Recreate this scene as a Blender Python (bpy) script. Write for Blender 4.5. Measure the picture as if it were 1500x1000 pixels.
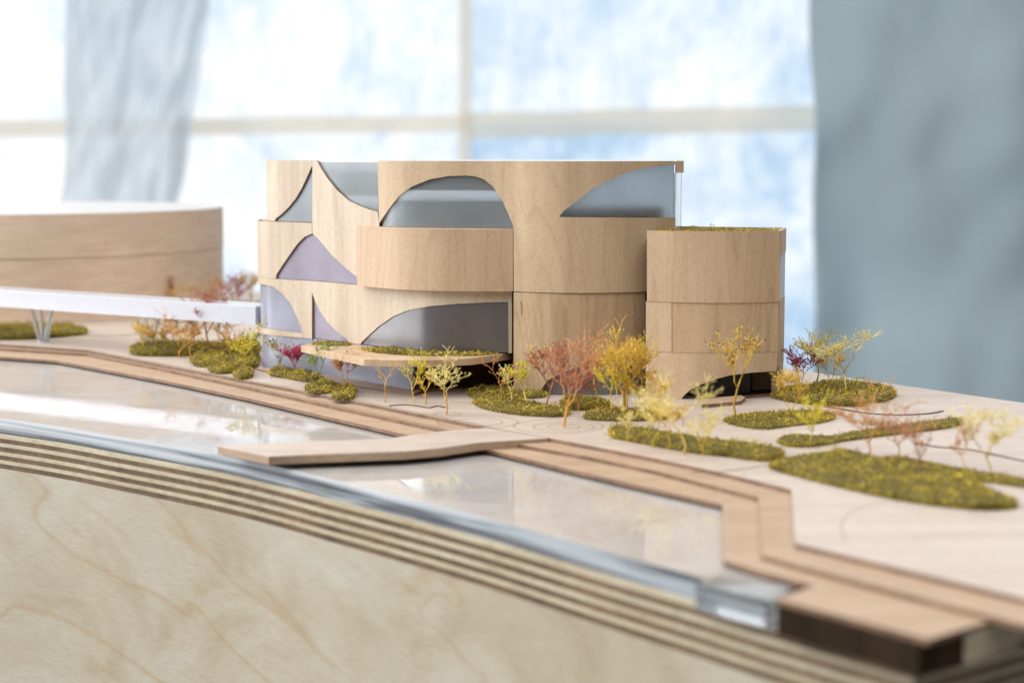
import bpy, bmesh, math, random
from mathutils import Vector, Matrix, noise

# ------------------------------------------------------------------ camera, light, exposure
# All lengths below are written in centimetres; CM turns them into metres.
CM = 0.01
scene = bpy.context.scene
for o in list(bpy.data.objects):
    bpy.data.objects.remove(o)
COL = scene.collection

CAM_H = 10.7                      # eye height above the model's ground sheet
PITCH = math.atan(278 / 2500)     # 60 mm lens
cam_data = bpy.data.cameras.new("camera")
cam = bpy.data.objects.new("camera", cam_data)
COL.objects.link(cam)
cam.location = (0, 0, CAM_H * CM)
cam.rotation_euler = (math.pi / 2 - PITCH, 0, 0)
cam_data.lens = 60
cam_data.sensor_width = 36
cam_data.clip_start = 0.02
cam_data.clip_end = 60
cam_data.dof.use_dof = True
cam_data.dof.focus_distance = 0.757
cam_data.dof.aperture_fstop = 9.8
scene.camera = cam

world = bpy.data.worlds.new("World")
scene.world = world
world.use_nodes = True
bg = world.node_tree.nodes["Background"]
bg.inputs[0].default_value = (0.93, 0.96, 1.0, 1)
bg.inputs[1].default_value = 0.23


def area_lamp(name, loc, target, sx, sy, power, col):
    d = bpy.data.lights.new(name, 'AREA')
    d.shape = 'RECTANGLE'
    d.size, d.size_y = sx, sy
    d.energy = power
    d.color = col
    o = bpy.data.objects.new(name, d)
    COL.objects.link(o)
    o.location = loc
    o.rotation_euler = (Vector(target) - Vector(loc)).to_track_quat('-Z', 'Y').to_euler()
    return o


area_lamp("tent_roof_light", (-0.4, 0.35, 2.3), (-0.25, 0.75, 0), 4.2, 4.2, 120, (1.0, 0.98, 0.95))
area_lamp("side_window_light", (-2.3, 0.75, 0.75), (-0.05, 0.8, 0.05), 1.7, 1.4, 74, (0.95, 0.97, 1.0))

scene.view_settings.view_transform = 'Standard'
scene.view_settings.look = 'None'
scene.view_settings.exposure = 0.0
scene.view_settings.gamma = 1.0
scene.view_settings.use_curve_mapping = False
scene.render.engine = 'CYCLES'
scene.cycles.use_denoising = True
scene.cycles.max_bounces = 10
scene.cycles.transparent_max_bounces = 12

# ------------------------------------------------------------------ helpers
CP, SP = math.cos(PITCH), math.sin(PITCH)


def ray(px, py):
    """direction (world) of the line of sight through a point of the 1500 x 1000 picture"""
    x, y = (px - 750) / 2500, (500 - py) / 2500
    return x, CP + y * SP, -SP + y * CP


def P(px, py, z=0.0):
    """point where that line of sight meets the level z (cm)"""
    dx, dy, dz = ray(px, py)
    t = (z - CAM_H) / dz
    return Vector((dx * t, dy * t, z))


def PY(px, py, Y):
    dx, dy, dz = ray(px, py)
    t = Y / dy
    return Vector((dx * t, Y, CAM_H + dz * t))


def spline(pts, n=10):
    """Catmull-Rom through plan points"""
    pts = [Vector(p[:2]) for p in pts]
    out = []
    for i in range(len(pts) - 1):
        p0 = pts[i - 1] if i else pts[0] * 2 - pts[1]
        p1, p2 = pts[i], pts[i + 1]
        p3 = pts[i + 2] if i + 2 < len(pts) else p2 * 2 - p1
        for k in range(n):
            t = k / n
            out.append(0.5 * ((2 * p1) + (p2 - p0) * t + (2 * p0 - 5 * p1 + 4 * p2 - p3) * t * t
                              + (3 * p1 - p0 - 3 * p2 + p3) * t ** 3))
    out.append(pts[-1])
    return out


class Curve:
    """a wall line in plan; s runs along it from left to right, t is the distance out of it"""

    def __init__(self, pts, n=10, off=0.0):
        self.p = spline(pts, n)
        self.off = 0
        if off:
            self.p = [p + self._nrm(i) * off for i, p in enumerate(self.p)]
        self.s = [0.0]
        for a, b in zip(self.p, self.p[1:]):
            self.s.append(self.s[-1] + (b - a).length)

    def _nrm(self, i):
        a, b = self.p[max(i - 1, 0)], self.p[min(i + 1, len(self.p) - 1)]
        d = (b - a).normalized()
        return Vector((d.y, -d.x))

    def at(self, s, t=0.0):
        n = len(self.p)
        i = 0
        if s >= self.s[-1]:
            i = n - 2
        else:
            while i < n - 2 and self.s[i + 1] < s:
                i += 1
        f = (s - self.s[i]) / max(1e-9, self.s[i + 1] - self.s[i])
        q = self.p[i].lerp(self.p[i + 1], f)
        nn = self._nrm(i).lerp(self._nrm(i + 1), min(1, max(0, f))).normalized()
        return q + nn * t

    def hit(self, px, py):
        dx, dy, dz = ray(px, py)
        best = None
        m = len(self.p)
        for i in range(m - 1):
            a, b = self.p[i], self.p[i + 1]
            e = b - a
            den = dx * e.y - dy * e.x
            if abs(den) < 1e-9:
                continue
            u = (dy * a.x - dx * a.y) / den
            lo = -4.0 if i == 0 else -1e-6
            hi = 5.0 if i == m - 2 else 1 + 1e-6
            if lo <= u <= hi:
                q = a + e * u
                t = q.y / dy
                key = (0 if -1e-6 <= u <= 1 + 1e-6 else 1, t)
                if t > 0 and (best is None or key < best[0]):
                    best = (key, self.s[i] + u * e.length, CAM_H + dz * t)
        if best is None:
            # the column passes beside the wall: take the far side of its rounded end
            k = min(range(m), key=lambda i: self.p[i].x / self.p[i].y)
            q = self.p[k]
            return max(0.0, self.s[k] - 1.6), CAM_H + dz * q.y / dy
        return best[1], best[2]


def pts_on(curve, poly):
    """(px, py) is traced; (px, None, z) is a picture column at a given height"""
    out = []
    for q in poly:
        if len(q) == 3:
            s, z = curve.hit(q[0], 350)
            for _ in range(3):   # the column leans a little with height
                yy = 222 + (CAM_H - q[2]) * 2500 / curve.at(s).y
                s, z = curve.hit(q[0], yy)
            out.append((s, q[2]))
        else:
            out.append(curve.hit(*q))
    return out


def finish(name, verts, faces, mats, fmat=None, parent=None, smooth=True, angle=32):
    """one mesh object; verts in cm, world; stored relative to the parent's place"""
    me = bpy.data.meshes.new(name)
    org = parent['_org'] if parent is not None and '_org' in parent else (0, 0, 0)
    ox, oy, oz = org
    me.from_pydata([((v[0] - ox) * CM, (v[1] - oy) * CM, (v[2] - oz) * CM) for v in verts], [], faces)
    if not isinstance(mats, (list, tuple)):
        mats = [mats]
    for m in mats:
        me.materials.append(m)
    if fmat:
        me.polygons.foreach_set('material_index', fmat)
    if smooth:
        me.polygons.foreach_set('use_smooth', [True] * len(me.polygons))
        me.set_sharp_from_angle(angle=math.radians(angle))
    me.update()
    o = bpy.data.objects.new(name, me)
    COL.objects.link(o)
    if parent is not None:
        o.parent = parent
        o['_org'] = tuple(org)
    return o


def thing(name, label, cat, loc, group=None):
    o = bpy.data.objects.new(name, None)
    o.empty_display_size = 0.01
    COL.objects.link(o)
    o.location = Vector(loc) * CM
    o['_org'] = tuple(loc)
    o['label'], o['category'] = label, cat
    if group:
        o['group'] = group
    return o


def tag(o, label=None, cat=None, group=None, kind=None):
    if label: o['label'] = label
    if cat: o['category'] = cat
    if group: o['group'] = group
    if kind: o['kind'] = kind
    return o


def panel(name, curve, poly, t_out, thick, mats, parent, step=0.22):
    """sheet cut to an outline and bent along a wall line; second material on the cut edges"""
    sz = pts_on(curve, poly)
    bm = bmesh.new()
    vs = [bm.verts.new((s, z, 0)) for s, z in sz]
    f = bm.faces.new(vs)
    f.normal_update()
    if f.normal.z < 0:
        f.normal_flip()
    bmesh.ops.triangulate(bm, faces=[f])
    smin, smax = min(a for a, b in sz), max(a for a, b in sz)
    n = int((smax - smin) / step)
    for k in range(1, n + 1):
        x = smin + (smax - smin) * k / (n + 1)
        bmesh.ops.bisect_plane(bm, geom=bm.verts[:] + bm.edges[:] + bm.faces[:], dist=1e-6,
                               plane_co=(x, 0, 0), plane_no=(1, 0, 0))
    bmesh.ops.remove_doubles(bm, verts=bm.verts[:], dist=1e-5)
    bm.normal_update()
    bm.verts.index_update()
    verts, faces, fm = [], [], []
    nv = len(bm.verts)
    for t in (t_out, t_out - thick):
        for v in bm.verts:
            q = curve.at(v.co.x, t)
            verts.append((q.x, q.y, v.co.y))
    for f in bm.faces:
        idx = [v.index for v in f.verts]
        if f.normal.z < 0:
            idx.reverse()
        # (s right, z up) seen from outside is counter-clockwise
        faces.append(idx)
        fm.append(0)
        faces.append([i + nv for i in reversed(idx)])
        fm.append(0)
    for e in bm.edges:
        if len(e.link_faces) == 1:
            lp = e.link_loops[0]
            a, b = lp.vert.index, lp.link_loop_next.vert.index
            if e.link_faces[0].normal.z < 0:
                a, b = b, a
            faces.append([a, a + nv, b + nv, b])
            fm.append(1 if isinstance(mats, (list, tuple)) and len(mats) > 1 else 0)
    bm.free()
    return finish(name, verts, faces, mats, fm, parent)


def prism(name, plan, z0, z1, mats, parent=None, angle=32, bevel=0.0):
    """closed upright solid over a plan outline; materials: top/bottom, sides"""
    plan = [Vector(p[:2]) for p in plan]
    area = sum(a.x * b.y - b.x * a.y for a, b in zip(plan, plan[1:] + plan[:1]))
    if area < 0:
        plan.reverse()
    n = len(plan)
    verts = [(p.x, p.y, z0) for p in plan] + [(p.x, p.y, z1) for p in plan]
    faces, fm = [], []
    two = isinstance(mats, (list, tuple)) and len(mats) > 1
    faces.append(list(range(n - 1, -1, -1))); fm.append(0)
    if bevel:
        ring = []
        for i, p in enumerate(plan):
            d0 = (p - plan[i - 1]).normalized(); d1 = (plan[(i + 1) % n] - p).normalized()
            nn = (Vector((-d0.y, d0.x)) + Vector((-d1.y, d1.x)))
            if nn.length > 1e-6: nn.normalize()
            ring.append(p + nn * bevel)
        verts[n:] = [(p.x, p.y, z1 - bevel) for p in plan]
        verts += [(p.x, p.y, z1) for p in ring]
        faces.append(list(range(2 * n, 3 * n))); fm.append(0)
        for i in range(n):
            j = (i + 1) % n
            faces.append([n + i, n + j, 2 * n + j, 2 * n + i]); fm.append(0)
    else:
        faces.append(list(range(n, 2 * n))); fm.append(0)
    for i in range(n):
        j = (i + 1) % n
        faces.append([i, j, n + j, n + i]); fm.append(1 if two else 0)
    return finish(name, verts, faces, mats, fm, parent, angle=angle)


def box(name, c, size, mats, parent=None, rz=0.0, bevel=0.01):
    cx, cy, cz = c
    hx, hy, hz = size[0] / 2, size[1] / 2, size[2] / 2
    co, si = math.cos(rz), math.sin(rz)
    pl = [(cx + x * co - y * si, cy + x * si + y * co) for x, y in ((-hx, -hy), (hx, -hy), (hx, hy), (-hx, hy))]
    return prism(name, pl, cz - hz, cz + hz, mats, parent, bevel=bevel)


# ------------------------------------------------------------------ materials
MATS = {}


def nodes_of(name):
    m = bpy.data.materials.new(name)
    m.use_nodes = True
    nt = m.node_tree
    b = nt.nodes['Principled BSDF']
    return m, nt, b, nt.nodes, nt.links


def tex_noise(nt, scale, detail=3, rough=0.55, dist=0.0, vec=None):
    n = nt.nodes.new('ShaderNodeTexNoise')
    n.inputs['Scale'].default_value = scale
    n.inputs['Detail'].default_value = detail
    n.inputs['Roughness'].default_value = rough
    n.inputs['Distortion'].default_value = dist
    if vec is not None:
        nt.links.new(vec, n.inputs['Vector'])
    return n.outputs['Fac']


def mapped(nt, scale, rot=(0, 0, 0)):
    tc = nt.nodes.new('ShaderNodeTexCoord')
    mp = nt.nodes.new('ShaderNodeMapping')
    mp.inputs['Scale'].default_value = scale
    mp.inputs['Rotation'].default_value = rot
    nt.links.new(tc.outputs['Object'], mp.inputs['Vector'])
    return mp.outputs['Vector']


def ramp(nt, fac, stops):
    r = nt.nodes.new('ShaderNodeValToRGB')
    els = r.color_ramp.elements
    while len(els) > 1:
        els.remove(els[0])
    els[0].position = stops[0][0]
    els[0].color = (*stops[0][1], 1)
    for p, c in stops[1:]:
        e = els.new(p)
        e.color = (*c, 1)
    nt.links.new(fac, r.inputs['Fac'])
    return r.outputs['Color']


def mix(nt, a, b, fac, mode='MIX'):
    m = nt.nodes.new('ShaderNodeMix')
    m.data_type = 'RGBA'
    m.blend_type = mode
    for sock, v in ((m.inputs[6], a), (m.inputs[7], b), (m.inputs[0], fac)):
        if hasattr(v, 'links') or hasattr(v, 'is_output'):
            nt.links.new(v, sock)
        elif isinstance(v, (int, float)):
            sock.default_value = v
        else:
            sock.default_value = (*v, 1)
    return m.outputs[2]


def bump(nt, b, h, strength, dist):
    bp = nt.nodes.new('ShaderNodeBump')
    bp.inputs['Strength'].default_value = strength
    bp.inputs['Distance'].default_value = dist
    nt.links.new(h, bp.inputs['Height'])
    nt.links.new(bp.outputs['Normal'], b.inputs['Normal'])


def wood(name, light, dark, grain=(2600, 2600, 700), broad=(90, 90, 9), rough=0.5, fleck=0.26, stain=None, spec=0.4,
         rot=(0, 0, 0), bstr=0.2, figure=0.0, seed=0.0):
    m, nt, b, N, L = nodes_of(name)
    v1 = mapped(nt, grain, rot)
    v2 = mapped(nt, broad, rot)
    v2.node.inputs['Location'].default_value = (seed, seed * 1.7, seed * .6)
    f1 = tex_noise(nt, 1.0, 4, 0.65, 0.0, v1)
    f2 = tex_noise(nt, 1.0, 3, 0.55, 0.6, v2)
    c = ramp(nt, f2, [(0.3, dark), (0.68, light)])
    mul = ramp(nt, f1, [(0.3, (1 - fleck,) * 3), (0.5, (0.97,) * 3), (0.72, (1.05,) * 3)])
    c = mix(nt, c, mul, 1.0, 'MULTIPLY')
    if figure:                                     # faint flat-sawn figure: long pointed arches
        vw = mapped(nt, (30, 30, 4.2), rot)
        vw.node.inputs['Location'].default_value = (seed * 2.1, seed, seed * 1.3)
        fw = tex_noise(nt, 1.0, 2, 0.45, 0.4, vw)
        ml = N.new('ShaderNodeMath'); ml.operation = 'MULTIPLY'; ml.inputs[1].default_value = 16.0
        L.new(fw, ml.inputs[0])
        fr = N.new('ShaderNodeMath'); fr.operation = 'FRACT'
        L.new(ml.outputs[0], fr.inputs[0])
        c = mix(nt, c, ramp(nt, fr.outputs[0], [(0.0, (1 - figure * .2,) * 3), (0.7, (1.0,) * 3), (0.93, (1 - figure, 1 - figure * 1.15, 1 - figure * 1.3)), (1.0, (1 - figure * .2,) * 3)]),
                1.0, 'MULTIPLY')
    if stain:
        f3 = tex_noise(nt, 1.0, 4, 0.6, 1.2, mapped(nt, (42, 42, 30), rot))
        c = mix(nt, c, stain, ramp(nt, f3, [(0.56, (0, 0, 0)), (0.74, (0.55, 0.55, 0.55))]))
    L.new(c, b.inputs['Base Color'])
    b.inputs['Roughness'].default_value = rough
    b.inputs['Specular IOR Level'].default_value = spec
    bump(nt, b, f1, bstr, 0.0002)
    MATS[name] = m
    return m


def plain(name, col, rough=0.5, var=0.12, scale=150, spec=0.4, metallic=0.0, trans=0.0, ior=1.49, bstr=0.0, dust=0.0):
    m, nt, b, N, L = nodes_of(name)
    f = tex_noise(nt, scale, 4, 0.6, 0.4, mapped(nt, (1, 1, 1)))
    c = ramp(nt, f, [(0.3, tuple(x * (1 - var) for x in col)), (0.7, tuple(min(1, x * (1 + var)) for x in col))])
    if dust:
        fd = tex_noise(nt, 1.0, 3, 0.7, 0.0, mapped(nt, (520, 520, 520)))
        c = mix(nt, c, (0.62, 0.60, 0.58), ramp(nt, fd, [(0.68, (0, 0, 0)), (0.76, (dust,) * 3)]))
    L.new(c, b.inputs['Base Color'])
    b.inputs['Roughness'].default_value = rough
    b.inputs['Specular IOR Level'].default_value = spec
    b.inputs['Metallic'].default_value = metallic
    b.inputs['Transmission Weight'].default_value = trans
    b.inputs['IOR'].default_value = ior
    if bstr:
        bump(nt, b, f, bstr, 0.0003)
    MATS[name] = m
    return m


FACADE = wood('beech_veneer', (0.67, 0.505, 0.335), (0.56, 0.40, 0.25), stain=(0.50, 0.33, 0.19), figure=.10, seed=1.0)
FACADE_B = wood('beech_veneer_pale', (0.68, 0.56, 0.43), (0.56, 0.44, 0.315), broad=(110, 110, 7), figure=.08, seed=3.0)
FACADE_C = wood('beech_veneer_golden', (0.63, 0.46, 0.29), (0.52, 0.355, 0.21), figure=.16, seed=5.5, stain=(0.46, 0.29, 0.15))
FACADE_D = wood('beech_veneer_rosy', (0.66, 0.485, 0.325), (0.55, 0.385, 0.245), figure=.12, seed=8.2, stain=(0.52, 0.33, 0.185))
EDGE = wood('burnt_veneer_edge', (0.34, 0.21, 0.12), (0.22, 0.13, 0.07), fleck=0.5)
DRUM = wood('drum_wood', (0.84, 0.66, 0.51), (0.76, 0.575, 0.43), grain=(60, 60, 700), broad=(26, 26, 190), rough=0.55,
            fleck=0.16)
BOARD = wood('pale_site_board', (0.62, 0.53, 0.46), (0.53, 0.435, 0.365), grain=(120, 900, 900), broad=(10, 90, 90),
             rough=0.42, fleck=0.2, spec=0.5, bstr=0.1, figure=.06, seed=2.0)
TREAD = wood('tan_terrace_board', (0.51, 0.37, 0.26), (0.43, 0.295, 0.195), grain=(300, 900, 900), broad=(20, 90, 90),
             rough=0.5, fleck=0.22, bstr=0.1)
BURNT = wood('burnt_board_edge', (0.27, 0.155, 0.085), (0.15, 0.085, 0.05), grain=(500, 500, 900), fleck=0.5)
PLY_L = wood('birch_ply_light', (0.60, 0.52, 0.37), (0.47, 0.38, 0.24), grain=(260, 260, 900), broad=(30, 30, 300),
             fleck=0.3)
PLY_D = wood('birch_ply_cross', (0.20, 0.12, 0.055), (0.10, 0.056, 0.026), grain=(700, 700, 300), broad=(60, 60, 80),
             fleck=0.5)
GROOVE_SHADE = plain('burn_and_edge_shade', (0.09, 0.05, 0.03), 0.8, 0.4, 900)  # burn colour, doubling as the painted shade of raised edges
DARKSIDE = wood('dark_wood_side', (0.045, 0.027, 0.013), (0.022, 0.013, 0.007), fleck=0.4, spec=.1, rough=.8)
ROOFW = plain('white_roof_sheet', (0.60, 0.59, 0.575), 0.35, 0.04)
WHITE = plain('white_acrylic', (0.57, 0.58, 0.635), 0.22, 0.03, spec=0.5)
FROST = plain('frosted_acrylic', (0.27, 0.275, 0.345), 0.30, 0.12, 60, spec=0.9, dust=.3)
FROST_P = plain('lilac_frosted_acrylic', (0.245, 0.205, 0.275), 0.30, 0.14, 60, spec=0.9, dust=.3)
FROST_D = plain('smoked_acrylic', (0.075, 0.06, 0.062), 0.30, 0.25, 90, spec=0.9, ior=1.85, dust=.7)
FROST_G = plain('grey_frosted_acrylic', (0.20, 0.225, 0.25), 0.3, 0.15, 60, spec=0.9)
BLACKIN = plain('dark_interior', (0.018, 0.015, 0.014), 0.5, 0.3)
GREYIN = plain('grey_interior', (0.11, 0.135, 0.15), 0.35, 0.2, 80, spec=0.8)
TEALIN = plain('teal_interior', (0.13, 0.19, 0.215), 0.4, 0.25, 60, spec=0.8)
CLEAR = plain('clear_acrylic', (0.95, 0.97, 0.98), 0.05, 0.02, 120, spec=0.5, trans=0.93)
CLEARG = plain('clear_acrylic_grey', (0.50, 0.54, 0.56), 0.28, 0.08, 60, spec=0.5, trans=0.85)
CLEARF = plain('clear_acrylic_milky', (0.80, 0.85, 0.88), 0.30, 0.04, 120, spec=0.5, trans=0.85)


def birch_face():
    m, nt, b, N, L = nodes_of('birch_ply_face')
    f1 = tex_noise(nt, 1.0, 4, 0.6, 0, mapped(nt, (160, 160, 1900), (0.10, 0.10, 0)))
    f2 = tex_noise(nt, 1.0, 4, 0.6, 0.8, mapped(nt, (16, 16, 26)))
    c = ramp(nt, f2, [(0.28, (0.38, 0.30, 0.20)), (0.48, (0.455, 0.395, 0.29)), (0.70, (0.50, 0.465, 0.375))])
    c = mix(nt, c, ramp(nt, f1, [(0.3, (0.88, 0.86, 0.82)), (0.6, (1.02, 1.02, 1.02))]), 1.0, 'MULTIPLY')
    # growth-ring veins: thin wandering brown lines
    f3 = tex_noise(nt, 1.0, 5, 0.5, 0.7, mapped(nt, (3.1, 3.1, 3.6), (0.2, 0.9, 0.4)))
    vein = ramp(nt, f3, [(0.500, (0, 0, 0)), (0.5016, (0.8, 0.8, 0.8)), (0.5032, (0.5, 0.5, 0.5)), (0.506, (0.1, .1, .1)), (0.514, (0, 0, 0))])
    c = mix(nt, c, (0.37, 0.215, 0.085), vein)
    L.new(c, b.inputs['Base Color'])
    b.inputs['Roughness'].default_value = 0.55
    bump(nt, b, f1, 0.2, 0.0002)
    return m


BIRCH = birch_face()


def water_mat():
    m, nt, b, N, L = nodes_of('acrylic_water_top')
    f2 = tex_noise(nt, 1.0, 5, 0.62, 1.2, mapped(nt, (26, 26, 26)))
    f3 = tex_noise(nt, 1.0, 3, 0.5, 0.3, mapped(nt, (300, 300, 300)))
    c = ramp(nt, f2, [(0.3, (0.47, 0.425, 0.385)), (0.48, (0.52, 0.495, 0.47)), (0.72, (0.55, 0.54, 0.53))])
    c = mix(nt, c, ramp(nt, f3, [(0.3, (0.93, 0.92, 0.91)), (0.7, (1, 1, 1))]), 1.0, 'MULTIPLY')
    L.new(c, b.inputs['Base Color'])
    r = ramp(nt, tex_noise(nt, 1.0, 4, 0.6, 2.0, mapped(nt, (34, 34, 34))), [(0.38, (0.02,) * 3), (0.7, (0.10,) * 3)])
    L.new(r, b.inputs['Roughness'])
    b.inputs['Specular IOR Level'].default_value = 0.85
    return m


WATER = water_mat()


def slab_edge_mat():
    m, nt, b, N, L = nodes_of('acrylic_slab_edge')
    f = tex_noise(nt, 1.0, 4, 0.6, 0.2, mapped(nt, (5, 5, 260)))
    c = ramp(nt, f, [(0.40, (0.14, 0.15, 0.165)), (0.50, (0.58, 0.63, 0.67)), (0.64, (0.95, 0.97, 0.99))])  # dark reflections and transmitted brightness put into the streak colours
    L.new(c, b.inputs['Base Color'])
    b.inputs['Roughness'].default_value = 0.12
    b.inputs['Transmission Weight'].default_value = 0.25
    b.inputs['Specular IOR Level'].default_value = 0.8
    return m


SLAB_EDGE = slab_edge_mat()


def moss_mat():
    m, nt, b, N, L = nodes_of('dried_moss')
    g = N.new('ShaderNodeNewGeometry')
    f2 = tex_noise(nt, 1.0, 4, 0.65, 0.3, mapped(nt, (75, 75, 75)))
    c1 = ramp(nt, g.outputs['Random Per Island'], [(0.0, (0.13, 0.08, 0.02)), (0.3, (0.28, 0.21, 0.03)),
                                                  (0.65, (0.44, 0.37, 0.045)), (0.92, (0.60, 0.49, 0.09)), (1.0, (0.74, 0.62, 0.22))])
    c2 = ramp(nt, f2, [(0.30, (0.42, 0.36, 0.42)), (0.48, (1.0, 0.98, 0.95)), (0.7, (1.7, 1.55, 1.0))])
    c = mix(nt, c1, c2, 1.0, 'MULTIPLY')
    L.new(c, b.inputs['Base Color'])
    b.inputs['Roughness'].default_value = 0.75
    b.inputs['Specular IOR Level'].default_value = 0.2
    return m


MOSS = moss_mat()
MOSS_MAT = plain('moss_felt', (0.13, 0.10, 0.02), 0.9, 0.4, 400)


def twig_mat(name, col, var=0.35):
    m, nt, b, N, L = nodes_of(name)
    g = N.new('ShaderNodeNewGeometry')
    lo = tuple(x * (1 - var) for x in col)
    hi = tuple(min(1, x * (1 + var) + 0.03) for x in col)
    c = ramp(nt, g.outputs['Random Per Island'], [(0, lo), (0.5, col), (1, hi)])
    L.new(c, b.inputs['Base Color'])
    b.inputs['Roughness'].default_value = 0.6
    b.inputs['Specular IOR Level'].default_value = 0.25
    b.inputs['Subsurface Weight'].default_value = 0.0
    return m


TW = {
    'yellow': ((0.56, 0.34, 0.045), (0.72, 0.48, 0.075)),
    'ochre': ((0.48, 0.26, 0.045), (0.58, 0.35, 0.07)),
    'orange': ((0.55, 0.27, 0.06), (0.60, 0.32, 0.10)),
    'cream': ((0.60, 0.44, 0.13), (0.82, 0.66, 0.25)),
    'lime': ((0.50, 0.40, 0.03), (0.68, 0.57, 0.05)),
    'green': ((0.27, 0.28, 0.06), (0.34, 0.42, 0.15)),
    'olive': ((0.42, 0.31, 0.05), (0.45, 0.36, 0.05)),
    'red': ((0.36, 0.14, 0.07), (0.42, 0.14, 0.09)),
    'pink': ((0.52, 0.24, 0.08), (0.52, 0.25, 0.135)),
    'brown': ((0.40, 0.19, 0.06), (0.58, 0.27, 0.08)),
    'magenta': ((0.34, 0.08, 0.09), (0.46, 0.05, 0.11)),
    'purple': ((0.36, 0.12, 0.07), (0.38, 0.045, 0.07)),
    'maroon': ((0.24, 0.06, 0.03), (0.38, 0.055, 0.035)),
}
TWM = {k: (twig_mat('twig_' + k, a), twig_mat('tip_' + k, b, 0.4)) for k, (a, b) in TW.items()}
BERRY = plain('dark_seed', (0.07, 0.035, 0.02), 0.5, 0.5, 900)

# ------------------------------------------------------------------ the base: plywood, water sheet, boards
FRONT = spline([(-70, 96), (-52, 89.5), (-38, 82), (-21.4, 71.2), (-15.4, 66.5), (-10.15, 61.9), (-5.7, 57.1), (-1.2, 52.0),
                (2.8, 46.9), (4.8, 44.4), (6.6, 42.1), (9.4, 38.8)], 8)


def offset_line(line, d):
    out = []
    for i, p in enumerate(line):
        a, b = line[max(i - 1, 0)], line[min(i + 1, len(line) - 1)]
        t = (b - a).normalized()
        out.append(p + Vector((-t.y, t.x)) * d)      # + is into the table
    return out


def back_outline(d=0.0):
    return [Vector((34 - d * 1.6, 57.5)), Vector((21.8 - d, 72.7)), Vector((14.6 - d, 82.8)), Vector((-25 - d, 138.3 - d)), Vector((-70, 139 - d))]


base = thing('plywood_base', 'pale birch plywood base with striped edge carrying the whole model', 'model base', (0, 60, -15))
layers = [-1.2, -1.36, -1.56, -1.72, -1.93, -2.09, -2.29, -2.45, -2.66]
for i in range(8):
    dark = i % 2 == 1
    pl = offset_line(FRONT, 0.02 if dark else 0.0) + back_outline(0.02 if dark else 0.0)
    prism('ply', pl, layers[i + 1], layers[i], PLY_D if dark else PLY_L, base)
prism('side_panel', offset_line(FRONT, 0.015) + back_outline(0.015), -24, -2.66, BIRCH, base)

# level lines traced from the picture, stepping down towards the water
Z1, Z2, ZW = -0.15, -0.30, -0.52
EDGE0 = [P(x, y, 0) for x, y in ((-420, 491), (-150, 498), (0, 504), (127, 512.5), (240, 534), (360, 557), (438, 571.5), (519, 587), (640, 611), (714, 625.5))]
EDGE0 += [P(x, y, 0) for x, y in ((803, 641), (880, 655.5), (960, 671), (1062, 693), (1159, 716.5), (1164, 795), (1330, 835), (1500, 876), (1640, 910))]
EDGE1 = [P(x, y, Z1) for x, y in ((-420, 497), (-150, 504), (0, 510), (127, 518), (240, 540), (360, 566), (500, 597), (652, 629.5), (764, 651),
                                  (860, 668), (960, 689), (1111, 728), (1115, 812), (1280, 857), (1462, 904), (1640, 950))]
EDGE2 = [P(x, y, Z2) for x, y in ((-420, 509), (-150, 516), (0, 522), (85, 528), (240, 557), (360, 582), (480, 610), (598, 637), (719, 659),
                                  (830, 686), (960, 716), (1058, 738), (1060, 820), (1120, 838), (1194, 857), (1136, 876), (1250, 906), (1360, 936), (1462, 905), (1640, 852))]


def board_plan(edge):
    e = [Vector(p[:2]) for p in edge]
    return e + [Vector((36, 58))] * 0 + back_outline(0.06)


def tight(edge):
    """close the sheet along the right and back border of the base"""
    e = [Vector(p[:2]) for p in edge]
    return e + [v for v in back_outline(0.05) if True]


ground = prism('ground', tight(EDGE0), Z1 + 0.003, 0.0, [BOARD, BURNT], angle=20)
tag(ground, 'pale wooden ground sheet under the model building and trees', kind='structure')
t1 = prism('terrace', tight(EDGE1), Z2 + 0.003, Z1, [TREAD, BURNT], angle=20)
tag(t1, 'upper tan terrace step running along the water', kind='structure')
t2 = prism('terrace', tight(EDGE2), Z2 - 0.14, Z2, [TREAD, BURNT], angle=20)
tag(t2, 'lowest tan terrace step bordering the water', kind='structure')

# water: a clear acrylic slab over pale ply
wl = [p for p in offset_line(FRONT, 0.14) if p.y > 43.9]
w_plan = wl + [Vector(P(1128, 872, ZW)[:2]), Vector(P(1200, 850, ZW)[:2]), Vector(P(1110, 700, ZW)[:2]), Vector(P(760, 630, ZW)[:2]),
               Vector(P(300, 540, ZW)[:2]), Vector(P(0, 500, ZW)[:2]), Vector((-70, 105))]
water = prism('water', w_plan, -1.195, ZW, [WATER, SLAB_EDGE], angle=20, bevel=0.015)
tag(water, 'glossy acrylic sheet standing for the water', kind='structure')
# clear block closing the slab's end
cb = thing('acrylic_block', 'clear acrylic block at the end of the water sheet beside the dark edge', 'acrylic block', P(1080, 905, -1.2))
prism('block', [P(1019, 853, -0.46), P(1134, 880, -0.46), P(1160, 862, -0.46), P(1062, 838, -0.46)], -1.19, -0.46, CLEAR, cb, bevel=0.02)

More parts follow.
